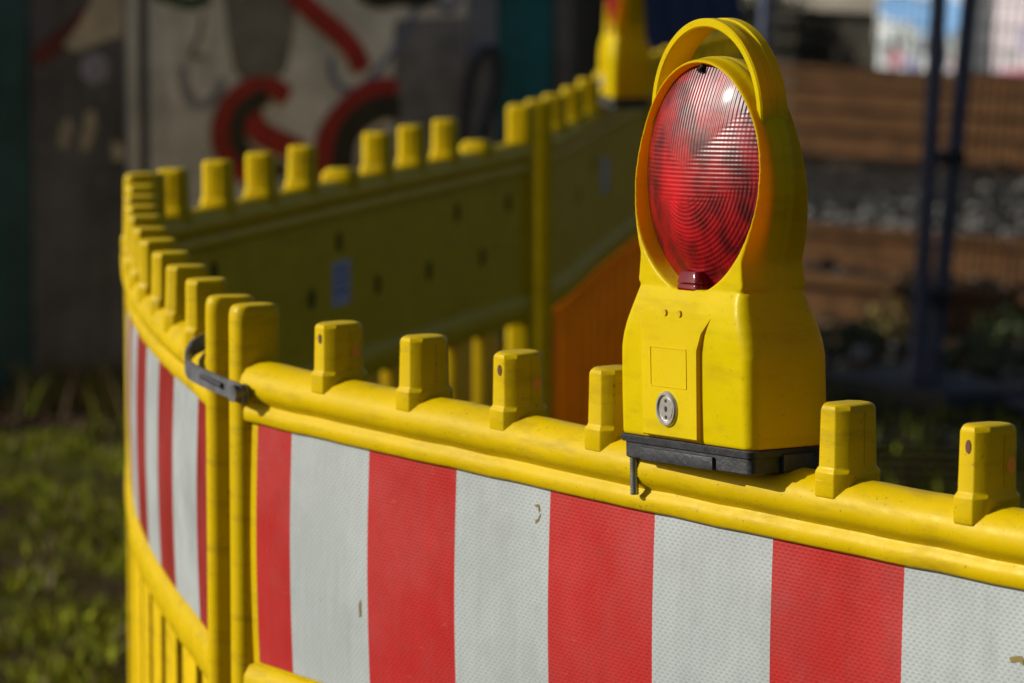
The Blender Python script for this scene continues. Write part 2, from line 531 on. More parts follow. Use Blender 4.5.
def barrier(label, pts, side, pegs, s_post, s_end, post_h=1.073, holes=(), stumps=(), slat=SLAT, sheet_args=None, lift=(.012, .012), top=1.072, low=0.0):
    cv = Curve(pts, side, lift)
    p0, _, _ = cv.at(0)
    root = empty('safety_barrier', (p0.x, p0.y, 0), label, 'barrier', 'yellow barriers fencing off the site')
    sweep('top_rail', cv, RAIL_PROF, s_post + .006, s_end - .006, YEL, root, 0.03, 0.0006)
    sweep('panel', cv, panel_prof(), s_post + .012, s_end - .012, YEL, root)
    sweep('lower_rail', cv, [(a, z + low) for a, z in LOW_PROF], s_post + .006, s_end - .006, YEL, root)
    sweep('bottom_rail', cv, BOT_PROF, s_post + .006, s_end - .006, YEL, root)
    for s in (s_post, s_end):
        p, d, n = cv.at(s)
        place('post', shared('post', lambda: post_bm(post_h), YEL), root, p - d * (.009 if s == s_post else -.009), d, n)
        place('rubber_foot', shared('foot', foot_bm, RUBBER), root, p, d, n)
    s = s_post + 0.088
    while s < s_end - .05:
        p, d, n = cv.at(s)
        place('picket', shared('picket_' + slat.name, (lambda: picket_bm(True)) if slat is SLAT_GLOW else picket_bm, slat), root, p, d, n)
        s += 0.165
    for i, s in enumerate(pegs):
        p, d, n = cv.at(s)
        if i in stumps:
            place('broken_peg', shared('stump', lambda: peg_bm(broken=True), YEL), root, p, d, n, CREST - .002 + cv.zl(s))['label'] = 'broken off peg stump'
            continue
        t = random.uniform(-.022, .022)
        zb = CREST - .002 + cv.zl(s)
        k = place('peg', shared('peg', peg_bm, YEL, 21), root, p, d, n, zb, t)
        k.scale = (random.uniform(.96, 1.04), random.uniform(.97, 1.03), (top - zb) / PEG_H * random.uniform(.985, 1.015))
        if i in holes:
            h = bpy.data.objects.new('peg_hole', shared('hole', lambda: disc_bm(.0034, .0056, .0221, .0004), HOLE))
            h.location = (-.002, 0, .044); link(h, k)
            g = bpy.data.objects.new('orange_sun_spot', shared('plug', lambda: disc_bm(.0050, .0072, .0174, .0003), SUN_SPOT))  # orange disc painted where sunlight shows through the hollow peg
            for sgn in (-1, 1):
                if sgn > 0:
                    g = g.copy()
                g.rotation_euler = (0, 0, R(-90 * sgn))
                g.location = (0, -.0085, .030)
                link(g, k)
    if sheet_args:
        sheet('reflective_sheet', cv, *sheet_args, root)
    return root, cv

# near barrier, its lamp and its pegs --------------------------------
NP = [(-.2475, 4.163), (-.164, 4.037), (-.081, 3.915), (.006, 3.793), (.089, 3.670), (.180, 3.545), (.271, 3.4215), (.369, 3.291),
      (.467, 3.160), (.565, 3.030), (.663, 2.900), (.761, 2.770), (.86, 2.64)]
cvN = Curve(NP, -1)
sN = [0]
for a, b in zip(NP, NP[1:]):
    sN.append(sN[-1] + math.dist(a, b))
near, cvN = barrier('nearest yellow barrier with broad red and white stripes, under the large lamp', NP, -1,
                    [s for i, s in enumerate(sN[1:], 1) if i != 5], 0.0, sN[-1] + .06,
                    holes=(0, 2, 5, 7, 9), sheet_args=(0.025, sN[-1] + .03, (0.138, 0.168), True, 0.47), lift=(.021, .003), top=1.0705)
# left barrier
LP0 = [(-.2885, 4.262), (-.321, 4.44), (-.353, 4.605), (-.381, 4.76), (-.408, 4.92), (-.432, 5.08), (-.453, 5.25), (-.470, 5.41),
      (-.487, 5.585), (-.501, 5.76), (-.516, 5.95)]
LP = [(x + max(.0008, .006 - .0022 * i), y) for i, (x, y) in enumerate(LP0)]
sL = [0]
for a, b in zip(LP, LP[1:]):
    sL.append(sL[-1] + math.dist(a, b))
left, cvL = barrier('curved yellow barrier running away on the left, its stripes seen edge-on beside the grass', LP, 1,
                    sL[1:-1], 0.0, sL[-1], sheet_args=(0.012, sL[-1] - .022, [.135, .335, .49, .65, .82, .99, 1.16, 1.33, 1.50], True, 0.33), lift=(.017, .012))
# inner far barrier F1
F1 = [(-.463 + .293 * s, 6.122 + .956 * s) for s in (-.15, .2, .6, 1.0, 1.4, 1.62)]
inner, cv1 = barrier('shaded yellow barrier seen from inside with dark slots, a blue sticker and two broken pegs', F1, 1,
                     [.12 - .03 + .179 * i for i in range(9)], 0.0, 1.775, stumps=(4, 8), low=.022,
                     sheet_args=(0.04, 1.75, 0.1675, True, 0.5))
# further barrier F2, lower grille tinted orange for sun glow, carries the second lamp
F2 = [(.050, 7.86), (.100, 8.20), (.135, 8.50), (.172, 8.80), (.232, 9.25), (.300, 9.70)]
far, cv2 = barrier('further yellow barrier, lower slats tinted orange-brown as sun glow, behind the big lamp', F2, 1,
                   [.20, .50, .80, 1.12, 1.27, 1.47, 1.66], 0.0, 1.83, slat=SLAT_GLOW, low=.018, sheet_args=(0.04, 1.80, 0.1675, True, 0.5))
F3 = [(.325, 9.84), (.42, 10.40), (.52, 10.95), (.62, 11.42)]
farthest, cv3 = barrier('farthest yellow barrier, a few pegs of it seen through the lamp handle', F3, 1,
                        [.14 + .181 * i for i in range(8)], 0.0, 1.58)

# sticker and slots on the inner barrier (its inner face is at offset -0.012)
def inner_mark(name, root, cv, s, z, w, h, mat, oval=True, off=-.0126, parent=None):
    p, d, n = cv.at(s)
    bm = bmesh.new()
    q = rrect(w / 2, h / 2, min(w, h) * (.48 if oval else .06), 5)
    rings = []
    for e, k in ((0.001, 1.0), (-.0006, .97)):
        rings.append([(x * k, e, y * k) for x, y in q])
    loft(bm, rings)
    me = bm_obj(name, bm, mat, None)
    me.location = Vector((p.x, p.y, z)) + n * off - Vector(root.location)
    a = math.atan2(d.y, d.x)
    if Vector((-d.y, d.x, 0)).dot(n) < 0: a += math.pi
    me.rotation_euler = (0, 0, a)
    me.parent = root
    return me
for s, z in ((.643, .912), (.514, .834), (.829, .827), (1.095, .826), (1.25, .911), (1.394, .822), (.095, .913), (.23, .832), (1.55, .905)):
    inner_mark('drain_slot', inner, cv1, s + .12, z, .030, .034, SLOTM)
inner_mark('sticker', inner, cv1, .651 + .12, .846, .085, .070, STICK, False)
for dz in (.020, .006, -.012):
    inner_mark('printed_line', inner, cv1, .651 + .12, .846 + dz, .070, .005, STICKD, False, -.0133)
for s, z in ((.5, .86), (.8, .90), (1.05, .83)):
    inner_mark('drain_slot', far, cv2, s, z, .030, .034, SLOTM)
inner_mark('sticker', far, cv2, 1.02, .86, .10, .075, STICK, False)

# scuffs on the near sheet
def scuff(s, z, pts, mat):
    p, d, n = cvN.at(s)
    for poly in pts:
        bm = bmesh.new()
        f = [bm.verts.new(p + d * x + n * (.0167 + BOW * math.sin(math.pi * (z + y - .70) / .2415)) + Vector((0, 0, z + y + cvN.zl(s))) - Vector(near.location)) for x, y in poly]
        bm.faces.new(f)
        bm_obj('scuff', bm, mat, near, smooth=False)
scuff(.50, .915, [[(0, .008), (.006, .009), (.008, .003), (.006, .002), (.005, .006), (0, .006)], [(.008, .0), (.010, .002), (.006, -.006), (.001, -.009), (.001, -.006), (.005, -.004)]], SCUFF)
scuff(1.115, .885, [[(0, .0), (.012, .003), (.016, .001), (.016, -.004), (.010, -.002), (.002, -.004)]], SCUFF)
scuff(.215, .79, [[(0, .0), (.004, .006), (.004, -.010), (.001, -.012)]], SCUFF)

# latch hook tying the left barrier to the near one
def strap(name, path, h, th, mat, parent):
    bm = bmesh.new()
    rings = []
    P = catmull(path, 6)
    o = Vector(parent.location)
    for i, p in enumerate(P):
        d = (P[min(i + 1, len(P) - 1)] - P[max(i - 1, 0)]); d.z = 0; d.normalize()
        n = Vector((-d.y, d.x, 0))
        q = p - o
        rings.append([q + n * th + Vector((0, 0, h)), q - n * th + Vector((0, 0, h)), q - n * th - Vector((0, 0, h)), q + n * th - Vector((0, 0, h))])
    loft(bm, rings)
    return bm_obj(name, bm, mat, parent, angle=30)
pL0, dL0, nL0 = cvL.at(0)
pLb, dLb, nLb = cvL.at(.085)
pN0, dN0, nN0 = cvN.at(0.012)
hook = strap('latch_hook', [pLb - dLb * .018 + nLb * .016 + Vector((0, 0, 1.0195)), pLb - dLb * .022 + nLb * .032 + Vector((0, 0, 1.0105)),
                     pL0 + nL0 * .041 + Vector((0, 0, .9985)), pN0 + nN0 * .036 + Vector((0, 0, .9925)), pN0 + nN0 * .032 + dN0 * .018 + Vector((0, 0, .990))], .0088, .0016, STEEL, left)
sl0 = pL0 + nL0 * .0425 + Vector((0, 0, 0.9995)); sl1 = pN0 + nN0 * .0392 - dN0 * .004 + Vector((0, 0, 0.9935))
bm = bmesh.new(); o = Vector(left.location)
tube(bm, [sl0.lerp(sl1, t) - o for t in (.35, .5, .7, .85)], .0030, 8)
sl = bm_obj('latch_slot', bm, BLACK, hook)
bm = bmesh.new()
c = pN0 + nN0 * .040 + dN0 * .010 + Vector((0, 0, 0.9910)) - o
tube(bm, [c - nN0 * .012, c + nN0 * .004], .0085, 16)
bm_obj('latch_bolt', bm, STEEL, hook)

# ------------------------------------------------------------------ warning lamp
def lathe_y(bm, prof, zc, xs=1.0, n=72):
    rings = []
    for i in range(n):
        a = 2 * math.pi * i / n
        rings.append([(r * math.cos(a) * xs, y, zc + r * math.sin(a)) for r, y in prof])
    vs = [[bm.verts.new(p) for p in r] for r in rings]
    m_ = len(prof)
    for i in range(n):
        a, b = vs[i], vs[(i + 1) % n]
        for j in range(m_ - 1):
            bm.faces.new((a[j], b[j], b[j + 1], a[j + 1]))
    bmesh.ops.remove_doubles(bm, verts=[v for r in vs for v in r], dist=1e-5)

def make_lamp(label, loc, rot, roll):
    root = empty('warning_lamp', loc, label, 'warning lamp', 'red warning lamps on the barriers', rot)
    root.rotation_euler = (0, R(roll), rot)
    ZC = .236
    # black clamp foot
    bm = bmesh.new()
    rings = []
    for z, hx, hy in ((0, .0945, .037), (.0015, .096, .0385), (.014, .096, .0385), (.0145, .099, .0405), (.0195, .1, .0412), (.0205, .099, .040)):
        rings.append([(x, y, z) for x, y in rrect(hx, hy, .007, 4)])
    loft(bm, rings)
    box(bm, (-.01, -.0395, .006), (.11, .004, .011), bev=.001)
    box(bm, (.099, .006, .009), (.006, .030, .014), bev=.001)
    bm_obj('clamp_foot', bm, RUBBER, root, angle=30)
    # housing: body + ring + cheeks
    bm = bmesh.new()
    rings = []
    for z, hx, hy, r in ((.0208, .0985, .0395, .010), (.0225, .0995, .0405, .011), (.060, .1, .041, .012), (.095, .1, .041, .013), (.106, .098, .0408, .014),
                      (.117, .0935, .0402, .014), (.128, .0885, .0386, .014), (.138, .0843, .0360, .013), (.1455, .0815, .0333, .011), (.1475, .0806, .0318, .009)):
        rings.append([(x, y, z) for x, y in rrect(hx, hy, r, 6)])
    loft(bm, rings)
    NO = 120
    def ring_pts(fn, k, y, dz=0.0):
        return [(x * k, y, ZC + (z - ZC) * k + dz) for x, z in (fn(2 * math.pi * q / NO) for q in range(NO))]
    def inner(th):
        c, s_ = math.cos(th), math.sin(th)
        if s_ >= 0:
            return .0915 * c, ZC + .0985 * s_
        return .0915 * math.copysign(abs(c) ** 1.12, c), ZC + .0925 * s_
    def outer(th):
        c, s_ = math.cos(th), math.sin(th)
        if s_ >= 0:
            return .0960 * c, ZC + .1035 * s_
        q = math.asin(min(1, -s_)) / (math.pi / 2)
        if q < .65:
            r = q / .65
            return math.copysign(.0960 - .0178 * min(1, r / .72) ** 1.7 + .0030 * max(0, (r - .72) / .28) ** 1.5, c), ZC - .089 * r
        r = (q - .65) / .35
        return math.copysign(.0812 * (1 - r), c), ZC - .089 - .012 * r
    loft(bm, [ring_pts(outer, k, y) for y, k in ((-.0105, .985), (-.0092, .996), (-.0060, 1.004), (-.0016, 1.006), (-.0008, .996), (.0008, .996), (.0016, 1.006), (.0060, 1.004), (.0092, .996), (.0105, .985))])
    def yf(z):
        t = max(0.0, min(1.0, (.30 - z) / .155))
        return .0200 + .0120 * t * t * (3 - 2 * t)
    for sy in (-1, 1):
        hood = []
        for fn, k, f in ((inner, .990, .40), (inner, 1.0, .955), (inner, 1.009, 1.0), (outer, .966, 1.0), (outer, .980, .945), (outer, .994, .40)):
            hood.append([(x, sy * (yf(z) * f if f > .5 else .0085), z) for x, _, z in ring_pts(fn, k, 0)])
        vs = [[bm.verts.new(p) for p in r] for r in hood]
        for a_, b_ in zip(vs, vs[1:] + vs[:1]):
            for q in range(NO):
                bm.faces.new((a_[q], a_[(q + 1) % NO], b_[(q + 1) % NO], b_[q]))
    ho = bm_obj('housing', bm, HOODM, root, angle=40)
    md = ho.modifiers.new('r', 'REMESH'); md.mode = 'VOXEL'; md.voxel_size = .0011
    md = ho.modifiers.new('s', 'SMOOTH'); md.factor = .5; md.iterations = 13
    dg = bpy.context.evaluated_depsgraph_get()
    me = bpy.data.meshes.new_from_object(ho.evaluated_get(dg))
    ho.modifiers.clear(); ho.data = me
    me.polygons.foreach_set('use_smooth', [True] * len(me.polygons))
    # raised middle panel on both faces
    for sy in (-1, 1):
        poly = [(-.0545, .0235), (.0290, .0235), (.0300, .0980), (.0345, .1130), (.0430, .1250), (.0560, .1350), (.0640, .1420), (.060, .1465), (-.070, .1465), (-.074, .140), (-.0680, .1300), (-.0590, .1150), (-.0550, .0980)]
        if sy > 0: poly = [(-x, z) for x, z in poly]
        bm = bmesh.new()
        rings = []
        for y, k in ((.036, 0), (.0438, 0), (.0452, .0010)):
            cx = sum(p[0] for p in poly) / len(poly); cz = sum(p[1] for p in poly) / len(poly)
            rings.append([(cx + (x - cx) * (1 - k * 22), sy * (y - .0142 * max(0, (z - .104) / .0425) ** 1.25), cz + (z - cz) * (1 - k * 14)) for x, z in poly])
        loft(bm, rings)
        bm_obj('raised_panel', bm, LAMPY, root, angle=40)
        # embossed plate
        bm = bmesh.new()
        for (cx, cz, w, h) in ((-.013 if sy < 0 else .013, .0985, .054, .0009), (-.013 if sy < 0 else .013, .0660, .054, .0009)):
            box(bm, (cx, sy * .0452, cz), (w, .0010, h))
        for dx in (-.027, .027):
            box(bm, ((-.013 if sy < 0 else .013) + dx, sy * .0452, .08225), (.0009, .0010, .0316))
        bm_obj('embossed_plate', bm, EMBOSS, root, smooth=False)
        # rivets
        for dx in (-.026, -.004):
            bm = disc_bm(.0030, .0030, .0, .0006, 14)
            ob = bm_obj('rivet', bm, EMBOSS, root)
            ob.location = ((dx if sy < 0 else -dx), sy * .0396, .1270)
            ob.rotation_euler = (0, 0, R(180 if sy < 0 else 0))
        # lens, bowl behind it
        bm = bmesh.new()
        nr, na = 30, 96
        vs = []
        for i in range(1, nr + 1):
            t = i / nr
            vs.append([bm.verts.new((.0912 * t * math.cos(2 * math.pi * j / na), sy * (.0125 + .0245 * (1 - t ** 2.0)), ZC + .0972 * t * math.sin(2 * math.pi * j / na))) for j in range(na)])
        c0 = bm.verts.new((0, sy * .0370, ZC))
        for j in range(na):
            bm.faces.new((c0, vs[0][j], vs[0][(j + 1) % na]))
            for i in range(nr - 1):
                bm.faces.new((vs[i][j], vs[i + 1][j], vs[i + 1][(j + 1) % na], vs[i][(j + 1) % na]))
        ln = bm_obj('lens', bm, LENS, root, angle=60)
        bm = bmesh.new()
        tube(bm, [(0, sy * .0135, ZC + .0965), (0, sy * .0190, ZC + .0920)], .0025, 8)
        bm_obj('lens_clip', bm, BLACK, ln)
        bm = bmesh.new()
        rings = []
        for z, hx, hy, r in ((.1515, .018, .0080, .006), (.153, .0195, .0090, .006), (.160, .0195, .0090, .006), (.1615, .0185, .0082, .006), (.163, .0195, .009, .006), (.170, .0170, .0075, .006), (.172, .0150, .0065, .005)):
            rings.append([(x * .86 - .004 * sy * -1, y + sy * .0235, z - .0100) for x, y in rrect(hx, hy, r, 4)])
        loft(bm, rings)
        bm_obj('lens_tab', bm, TABM, ln, angle=40)
        # lock
        lk = bmesh.new()
        lathe_y(lk, [(0, sy * .0470), (.0095, sy * .0470), (.0100, sy * .0465), (.0108, sy * .0465), (.0120, sy * .0480), (.0138, sy * .0480), (.0150, sy * .0465), (.0150, sy * .042)], 0, 1.0, 36)
        lo = bm_obj('lock', lk, CHROME, root, angle=40)
        lo.location = (-.015 if sy < 0 else .015, 0, .0475)
        for dz in (.0068, 0, -.0068):
            bm = disc_bm(.0016 if dz else .0021, .0016 if dz else .0028, .0, .0003, 12)
            ob = bm_obj('lock_pin_hole', bm, BLACK, lo)
            ob.location = (0, sy * .0471, dz)
            ob.rotation_euler = (0, 0, R(180 if sy < 0 else 0))
    # carrying handle
    bm = bmesh.new()
    rings = []
    for i in range(61):
        a = R(-28 + 236 * i / 60)
        c, s = math.cos(a), math.sin(a)
        rx, rz, zc = .083, .081, .2905
        P = Vector((rx * c, 0, zc + rz * s))
        nr = Vector((c / rx, 0, s / rz)).normalized()
        prof = [(0, -.0120), (-.0013, -.0135), (-.0062, -.0135), (-.0075, -.0122), (-.0075, .0122), (-.0062, .0135), (-.0013, .0135), (0, .0120), (.0, .0045), (-.0014, .0033), (-.0014, -.0033), (0, -.0045)]
        rings.append([P + nr * a_ + Vector((0, b_, 0)) for a_, b_ in prof])
    loft(bm, rings)
    bm_obj('handle', bm, LAMPY, root, angle=35)
    # threaded clamp rod
    bm = bmesh.new()
    pts, rad = [], []
    k = 0
    z = .002
    while z > -.0325:
        pts.append((-.0865, -.0335, z)); rad.append(.0040 if k % 2 else .0033)
        z -= .0013; k += 1
    tube(bm, pts, rad, 12)
    bm_obj('threaded_rod', bm, ZINC, root, angle=80)
    return root

make_lamp('large sharp yellow warning lamp with a round red lens in the foreground', (.177, 3.548, 1.0030), R(-59), -2.0)
make_lamp('blurred warning lamp farther back beside the dark gap, only its lower half in view', (.230, 8.78, 1.0105), R(-83), 0.5)

# ------------------------------------------------------------------ ground
def ground_mat():
    m, nt, b = new_mat('grassy_soil')
    p = pos(nt)
    r = ramp(nt, noise(nt, p, 3.2, 8, 0.65), [(0.38, (0.075, 0.054, 0.032)), (0.52, (0.085, 0.078, 0.024)), (0.68, (0.12, 0.135, 0.024))])
    r2 = ramp(nt, noise(nt, p, 26, 6, 0.7), [(0.4, (0.45, 0.45, 0.45)), (0.7, (1.3, 1.3, 1.3))])
    nt.links.new(mixc(nt, 1.0, r.outputs[0], r2.outputs[0], 'MULTIPLY'), b.inputs['Base Color'])
    b.inputs['Roughness'].default_value = 1.0
    b.inputs['Specular IOR Level'].default_value = 0.0
    bump(nt, b, noise(nt, p, 20, 8, 0.7), 1.0, 0.05)
    return m
bm = bmesh.new()
G = 220
for x, y in ((-G, -G), (G, -G), (G, G), (-G, G)):
    bm.verts.new((x, y + 60, 0))
bm.faces.new(bm.verts)
tag(bm_obj('ground', bm, ground_mat(), None, smooth=False), kind='structure')

def ballast_mat(name, c0, c1):
    m, nt, b = new_mat(name)
    p = pos(nt)
    v = N(nt, 'ShaderNodeTexVoronoi', Scale=19.0)
    nt.links.new(p, v.inputs['Vector'])
    h = N(nt, 'ShaderNodeSeparateColor')
    nt.links.new(v.outputs['Color'], h.inputs[0])
    r = ramp(nt, h.outputs[0], [(0.0, c0), (0.6, tuple((a + b_) / 2 for a, b_ in zip(c0, c1))), (1.0, c1)])
    nt.links.new(mixc(nt, math_n(nt, 'MULTIPLY', v.outputs['Distance'], 1.1), r.outputs[0], (0.03, 0.026, 0.022)), b.inputs['Base Color'])
    b.inputs['Roughness'].default_value = 1.0
    b.inputs['Specular IOR Level'].default_value = 0.0
    bump(nt, b, v.outputs['Distance'], 1.0, -0.05)
    return m
BAL_G = ballast_mat('grey_ballast', (0.018, 0.017, 0.016), (0.12, 0.115, 0.10))
BAL_R = ballast_mat('rust_stained_ballast', (0.014, 0.008, 0.004), (0.085, 0.046, 0.018))
RUST = plain('rusty_steel', (0.095, 0.045, 0.016), 0.85, 0.0, var=0.35, scale=9)
SLEEP = plain('sleeper_wood', (0.035, 0.026, 0.017), 0.9, var=0.4, scale=8)

RD = Vector((.7, -.714, 0)).normalized()          # direction of the tracks
RN = Vector((RD.y * -1, RD.x, 0))                  # away from the camera
RA = Vector((.978, 14.455, 0)) - RN * .62                     # near rail of the near track
def strip(name, a0, a1, z, mat, kind='structure'):
    bm = bmesh.new()
    n = 60
    rows = []
    for i in range(n + 1):
        l = -26 + 52 * i / n
        w = .12 * math.sin(i * 1.9) + .08 * math.sin(i * 4.7)
        rows.append([RA + RD * l + RN * (a0 - .9 + w) + Vector((0, 0, 0)), RA + RD * l + RN * (a0 + w) + Vector((0, 0, z)),
                     RA + RD * l + RN * (a1 + w) + Vector((0, 0, z)), RA + RD * l + RN * (a1 + .9 + w)])
    vs = [[bm.verts.new(p) for p in r] for r in rows]
    for r0, r1 in zip(vs, vs[1:]):
        for j in range(3):
            bm.faces.new((r0[j], r0[j + 1], r1[j + 1], r1[j]))
    return tag(bm_obj(name, bm, mat), kind=kind)
strip('track_bed', -.75, 14.6, .03, BAL_G)
strip('rusty_track_bed', -.55, 2.25, .036, BAL_R)
strip('rusty_track_bed', 5.75, 11.5, .036, BAL_R)

# loose stones as real bumps on the grey strip
bm = bmesh.new()
bmesh.ops.create_icosphere(bm, subdivisions=1, radius=1)
ICO_V = [v.co.copy() for v in bm.verts]; ICO_F = [[v.index for v in f.verts] for f in bm.faces]
bm.free()
verts, faces, mi = [], [], []
for i in range(6500):
    a = random.uniform(2.2, 5.9) if i % 5 else random.uniform(-.9, 1.6)
    l = random.uniform(-2.6, 3.4)
    c = RA + RD * l + RN * a + Vector((0, 0, .045))
    s = random.uniform(.020, .046)
    k = len(verts)
    verts += [c + Vector((v.x * s * random.uniform(.7, 1.3), v.y * s * random.uniform(.7, 1.3), v.z * s * random.uniform(.6, 1.1))) for v in ICO_V]
    faces += [[k + q for q in f] for f in ICO_F]
    mi += [random.choices((0, 1, 2), (5, 3, 4))[0]] * len(ICO_F)
sob = mesh_obj('ballast_stones', verts, faces, [plain('stone_mid', (.050, .048, .042), .9), plain('stone_light', (.24, .225, .20), .9), plain('stone_dark', (.018, .017, .015), .9)], None, smooth=False)
sob.data.polygons.foreach_set('material_index', mi)
verts, faces, mi = [], [], []
for i in range(4200):
    a = random.uniform(5.9, 11.3) if i % 3 else random.uniform(-.5, 2.2)
    l = random.uniform(-3.5, 5.5) if i % 3 else random.uniform(-1.2, 3.2)
    c = RA + RD * l + RN * a + Vector((0, 0, .045))
    s = random.uniform(.025, .060)
    k = len(verts)
    verts += [c + Vector((v.x * s * random.uniform(.7, 1.3), v.y * s * random.uniform(.7, 1.3), v.z * s * random.uniform(.6, 1.1))) for v in ICO_V]
    faces += [[k + q for q in f] for f in ICO_F]
    mi += [random.choices((0, 1, 2), (5, 2, 5))[0]] * len(ICO_F)
rob = mesh_obj('rusty_ballast_stones', verts, faces, [plain('rust_stone', (.060, .032, .013), .9), plain('pale_rust_stone', (.16, .10, .05), .9), plain('dark_rust_stone', (.015, .010, .006), .9)], None, smooth=False)
rob.data.polygons.foreach_set('material_index', mi)
tag(rob, kind='stuff', label='rust brown ballast stones between the rails of the tracks', cat='ballast')
tag(sob, kind='stuff', label='loose grey ballast stones between the rails', cat='ballast')

def rail_bm(L):
    prof = [(-.07, 0), (-.07, .012), (-.012, .03), (-.009, .11), (-.036, .125), (-.036, .150), (-.028, .158), (.028, .158), (.036, .150), (.036, .125), (.009, .11), (.012, .03), (.07, .012), (.07, 0)]
    bm = bmesh.new()
    loft(bm, [[RD * l + RN * a + Vector((0, 0, z)) for a, z in prof] for l in (-L, L)])
    return bm
tracks = [(0.0, 'nearest rusty railway track, right behind the mesh fence'), (6.1, 'second railway track beyond the strip of grey ballast'), (9.2, 'farthest rusty railway track, below the platform')]
for off, lab in tracks:
    t = empty('railway_track', RA + RN * off + Vector((0, 0, .0)), lab, 'railway track', 'railway tracks')
    rme = shared('rail_mesh', lambda: rail_bm(22), RUST)
    for q in (0, 1.435):
        o = bpy.data.objects.new('rail', rme)
        o.location = RN * q + Vector((0, 0, .052)); link(o, t)
    def sl_bm():
        bm = bmesh.new()
        box(bm, (0, 0, 0), (2.5, .24, .16), bev=.012)
        return bm
    sme = shared('sleeper_mesh', sl_bm, SLEEP)
    for k in range(-9, 14):
        o = bpy.data.objects.new('sleeper', sme)
        o.location = RN * .7175 + RD * (k * .62 + .2) + Vector((0, 0, -.026))
        o.rotation_euler = (0, 0, math.atan2(RN.y, RN.x)); link(o, t)

# ------------------------------------------------------------------ graffiti wall
WO = Vector((-1.4, 11.7, 0)); WD = Vector((.9, .436, 0)).normalized(); WN = Vector((WD.y, -WD.x, 0))
wall = empty('graffiti_wall', WO, 'tall wall of painted boards with red and black graffiti behind the grass', 'wall')
def wp(w, z, off=0.0):
    return WD * w + WN * off + Vector((0, 0, z))
def wboard(name, w0, w1, z0, z1, off, th, mat):
    bm = bmesh.new()
    loft(bm, [[wp(w0, z0, off - th), wp(w1, z0, off - th), wp(w1, z0, off), wp(w0, z0, off)], [wp(w0, z1, off - th), wp(w1, z1, off - th), wp(w1, z1, off), wp(w0, z1, off)]])
    bmesh.ops.bevel(bm, geom=list(bm.edges), offset=.004, segments=1, affect='EDGES')
    return bm_obj(name, bm, mat, wall)
def board_mat(name, col, grime, gs=5.0):
    m, nt, b = new_mat(name)
    p = pos(nt)
    c = ramp(nt, noise(nt, p, gs, 8, 0.65), [(0.35, tuple(x * .65 for x in col)), (0.65, tuple(min(1, x * 1.2) for x in col))]).outputs[0]
    mp = N(nt, 'ShaderNodeMapping'); mp.inputs['Scale'].default_value = (11, 11, 1.6)
    nt.links.new(p, mp.inputs['Vector'])
    g = ramp(nt, noise(nt, mp.outputs[0], 1.0, 6, .65), [(.45, (0, 0, 0)), (.75, (.8,) * 3)])
    nt.links.new(mixc(nt, g.outputs[0], c, grime), b.inputs['Base Color'])
    b.inputs['Roughness'].default_value = .8
    bump(nt, b, noise(nt, p, 40, 6), .5, .006)
    return m
TEAL = board_mat('teal_board', (.016, .16, .19), (.03, .055, .06))
DARK = board_mat('dark_board', (.14, .135, .15), (.03, .03, .03))
CREAM = board_mat('cream_board', (.79, .77, .74), (.42, .41, .40))
SLATE = board_mat('slate_board', (.24, .26, .33), (.14, .14, .16))
POSTM = board_mat('grey_wood_post', (.17, .15, .14), (.09, .08, .08))
DK = board_mat('seam_board', (.11, .10, .11), (.06, .06, .06))
wboard('teal_board', -.36, .085, .02, 2.4, -.004, .05, board_mat('faded_teal_board', (.030, .095, .105), (.04, .045, .048)))
wboard('dark_board', .089, .366, .02, 2.4, 0, .05, DARK)
wboard('cream_board', .370, .408, .02, 2.4, .002, .05, CREAM)
wboard('seam_batten', .411, .432, .02, 2.4, -.004, .05, DK)
wboard('cream_board', .436, 1.412, .02, 2.4, .002, .05, CREAM)
wboard('slate_board', 1.416, 1.510, .02, 2.4, 0, .05, SLATE)
wboard('teal_board', 1.514, 1.692, .02, 2.4, -.004, .05, TEAL)
wboard('end_post', 1.696, 1.745, 0, 2.45, .012, .08, POSTM)

def paint(name, poly, col, off):
    m_ = PM.get(col) or PM.setdefault(col, plain('spray_paint', col, .6, var=.3, scale=14))
    bm = bmesh.new()
    loft(bm, [[wp(w, z, off) for w, z in poly], [wp(w, z, off + .0012) for w, z in poly]])
    return bm_obj(name, bm, m_, wall, smooth=False)
PM = {}
def stroke(name, pts, wid, col, off):
    P = catmull([(w, z, 0) for w, z in pts], 8)
    l_, r_ = [], []
    n = len(P)
    for i, p in enumerate(P):
        d = (P[min(i + 1, n - 1)] - P[max(i - 1, 0)]).normalized()
        q = Vector((-d.y, d.x, 0)) * (wid / 2) * (1 if 0 < i < n - 1 else .7)
        l_.append(p + q); r_.append(p - q)
    m_ = PM.get(col) or PM.setdefault(col, plain('spray_paint', col, .6, var=.3, scale=14))
    bm = bmesh.new()
    a = [[bm.verts.new(wp(x.x, x.y, off)) for x in row] for row in (l_, r_)]
    b_ = [[bm.verts.new(wp(x.x, x.y, off + .0012)) for x in row] for row in (l_, r_)]
    for i in range(n - 1):
        bm.faces.new((b_[0][i], b_[0][i + 1], b_[1][i + 1], b_[1][i]))
        for k in (0, 1):
            bm.faces.new((a[k][i], a[k][i + 1], b_[k][i + 1], b_[k][i]))
    return bm_obj(name, bm, m_, wall, smooth=False)
RED, BLK, BLU, GRY, LAV = (.36, .010, .014), (.016, .015, .016), (.15, .18, .34), (.19, .18, .17), (.26, .255, .31)
paint('grey_paint', [(0.647, 1.253), (0.894, 1.249), (0.865, 1.009), (0.848, 0.93), (0.81, .895), (0.72, 0.898), (0.69, .93), (0.673, 1.013)], GRY, .0030)
paint('slate_patch', [(1.18, 1.045), (1.19, 1.065), (1.40, 1.069), (1.408, 1.05), (1.408, 0.50), (1.179, 0.50)], (.19, .19, .215), .0030)
